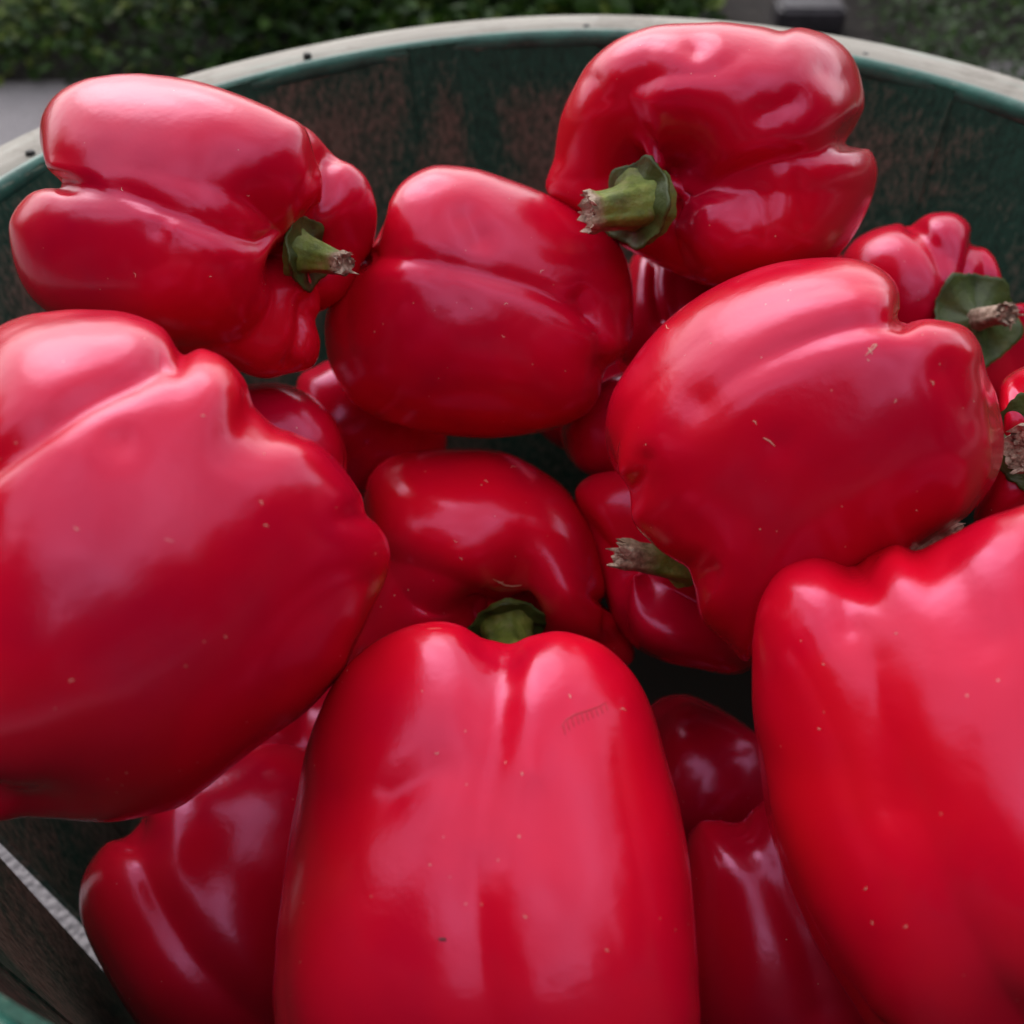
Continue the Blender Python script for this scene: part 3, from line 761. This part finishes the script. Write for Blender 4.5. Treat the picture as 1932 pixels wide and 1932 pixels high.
def leaves(name, centers, size, seed, mat, parent=None, tone=(0, 1)):
    r = np.random.default_rng(seed); n = len(centers)
    # a leaf: 6-point folded blade
    base = np.array([(0, 0, 0), (.30, .28, .05), (.26, .68, .02), (0, 1.0, -.08), (-.26, .68, .02), (-.30, .28, .05), (0, .5, -.05)])
    ff = [[0, 1, 6], [1, 2, 6], [2, 3, 6], [3, 4, 6], [4, 5, 6], [5, 0, 6]]
    s = size * r.choice([.45, .7, 1.0, 1.35], n, p=[.3, .35, .25, .1]) * r.uniform(.8, 1.2, n)
    az = r.uniform(0, 6.283, n); tl = r.normal(.25, .45, n); rl = r.normal(0, .5, n)
    ca, sa = np.cos(az), np.sin(az); ct, st_ = np.cos(tl), np.sin(tl); cr, sr = np.cos(rl), np.sin(rl)
    V = np.repeat(base[None], n, 0) * s[:, None, None]
    x, y, z_ = V[..., 0], V[..., 1], V[..., 2]
    x, z_ = x * cr[:, None] + z_ * sr[:, None], -x * sr[:, None] + z_ * cr[:, None]
    y, z_ = y * ct[:, None] - z_ * st_[:, None], y * st_[:, None] + z_ * ct[:, None]
    x, y = x * ca[:, None] - y * sa[:, None], x * sa[:, None] + y * ca[:, None]
    V = np.stack([x, y, z_], -1) + centers[:, None, :]
    F = (np.array(ff)[None] + (np.arange(n) * 7)[:, None, None]).reshape(-1, 3)
    o = mesh_obj(name, V.reshape(-1, 3), F, mat, parent, smooth=False)
    a_ = o.data.attributes.new('tone', 'FLOAT', 'POINT')
    t = np.clip(r.beta(1.5, 2.6, n) + .22 * fnoise(centers, seed, 9.), 0, 1) * (tone[1] - tone[0]) + tone[0]
    a_.data.foreach_set('value', np.repeat(t, 7).astype(np.float32))
    return o

def hedge_pts(n, x0, x1, y0, y1, h, seed, bump=.35, side=0, zp=.45):
    r = np.random.default_rng(seed)
    X = r.uniform(x0, x1, n); Y = r.uniform(y0, y1, n)
    Pn = np.stack([X, Y, 0 * X], 1)
    top = h * (1 + bump * fnoise(Pn, seed, 16) + .15 * fnoise(Pn, seed + 1, 45))
    edge = sm((Y - y0) / .10)
    if side: edge = edge * (.25 + .75 * sm((X - x0) / side))
    Z = top * (.35 + .65 * edge) * r.uniform(.05, 1, n) ** zp
    return np.stack([X, Y, Z], 1)
gc = leaves('ground_cover', np.concatenate([hedge_pts(52000, -1.3, .19, .90, 2.0, .10, 3, zp=.7, bump=.6), hedge_pts(7000, .15, .8, 1.22, 1.9, .05, 13)]), .021, 3, LEAF)
tag(gc, kind='stuff')
gc2 = leaves('leafy_shrub', hedge_pts(60000, .375, 1.4, .50, 1.9, .15, 8, side=.12, zp=.8, bump=.75), .022, 8, LEAF, tone=(0, .62))
tag(gc2, 'low leafy green shrub in the soil behind the right of the basket rim', 'shrub')

# unseen dark hedge, added behind the camera to darken the peppers' reflections
r = np.random.default_rng(77); n = 26000
az = r.uniform(math.radians(-205), math.radians(25), n)
R_ = 3.2 + .5 * np.sin(az * 3) + r.uniform(0, .8, n)
top = 3.0 + .45 * np.sin(az * 5 + 1) + .35 * np.sin(az * 11) + .25 * np.sin(az * 23 + 2) - 1.4 * sm((np.abs(az + math.pi / 2) - 1.2) / .8)
Hh = r.uniform(0, 1, n) ** .8 * top
tall = leaves('added_hedge', np.stack([R_ * np.cos(az), R_ * np.sin(az), Hh], 1), .26, 78, leaf_mat('added_hedge_leaf', (.004, .012, .003), (.010, .024, .006), (.03, .05, .012)))
tag(tall, 'unseen dark hedge added behind the viewer to darken the reflections in the peppers', 'hedge')

# things on the soil behind the rim, top of the picture
m = Mat('dry_leaf'); co = m.coord()
m.set(Base_Color=m.ramp(m.noise(90, 3, .6, co), [(.3, (.16, .07, .03)), (.6, (.42, .22, .12)), (.8, (.55, .34, .22))]), Roughness=.7); DL = m.m
for k, (x, y, z0, sz, az_, lab) in enumerate(((.232, 1.100, .035, .040, .6, 'dry orange brown leaf lying left of the dark edging block'),
                                         (.165, 1.075, .030, .034, 2.2, 'dry brown leaf in the dead litter, further left of the orange one'),
                                         (.120, 1.110, .040, .030, 4.0, 'leftmost pale brown dead leaf among the litter behind the rim'))):
    U_, V_ = np.meshgrid(np.linspace(-1, 1, 13), np.linspace(0, 1, 17), indexing='ij')
    wd = np.sin(np.pi * V_ ** .8) ** .8 * .38 * (1 + .12 * np.sin(V_ * 22))
    X = U_ * wd; Y = V_ - .5; Z = .35 * X ** 2 * 2 + .18 * np.sin(3 * V_ + k) + .05 * np.sin(9 * X + 5 * V_)
    c1, s1 = math.cos(az_), math.sin(az_)
    Pt = np.stack([(X * c1 - Y * s1) * sz, (X * s1 + Y * c1) * sz, Z * sz + .006], -1).reshape(-1, 3)
    Pt = np.concatenate([Pt, Pt - [0, 0, .0005]])
    fa = grid_faces(13, 17, False); 
    o = mesh_obj('dry_leaf', Pt, np.concatenate([fa, fa[:, ::-1] + 221]), DL)
    o.location = (x, y, z0); tag(o, lab, 'leaf', 'dry leaves behind the basket')
m = Mat('dark_block'); co = m.coord()
m.set(Base_Color=m.ramp(m.noise(60, 4, .6, co), [(.3, (.012, .010, .014)), (.7, (.05, .04, .05))]), Roughness=.6, Normal=m.bump(m.noise(200, 3, .6, co), .001, .6))
import bmesh
bm = bmesh.new(); bmesh.ops.create_cube(bm, size=1)
for v in bm.verts: v.co = Vector(( v.co.x * .075, v.co.y * .05, v.co.z * .03))
bmesh.ops.bevel(bm, geom=bm.edges[:], offset=.005, segments=3, affect='EDGES')
me = bpy.data.meshes.new('edging_block'); bm.to_mesh(me); bm.free(); me.materials.append(m.m)
o = bpy.data.objects.new('edging_block', me); COL.objects.link(o); o.location = (.325, 1.03, .012); o.rotation_euler = (0, 0, -.06)
tag(o, 'dark edging block at the shrub, behind the upper right pepper and rim', 'block')
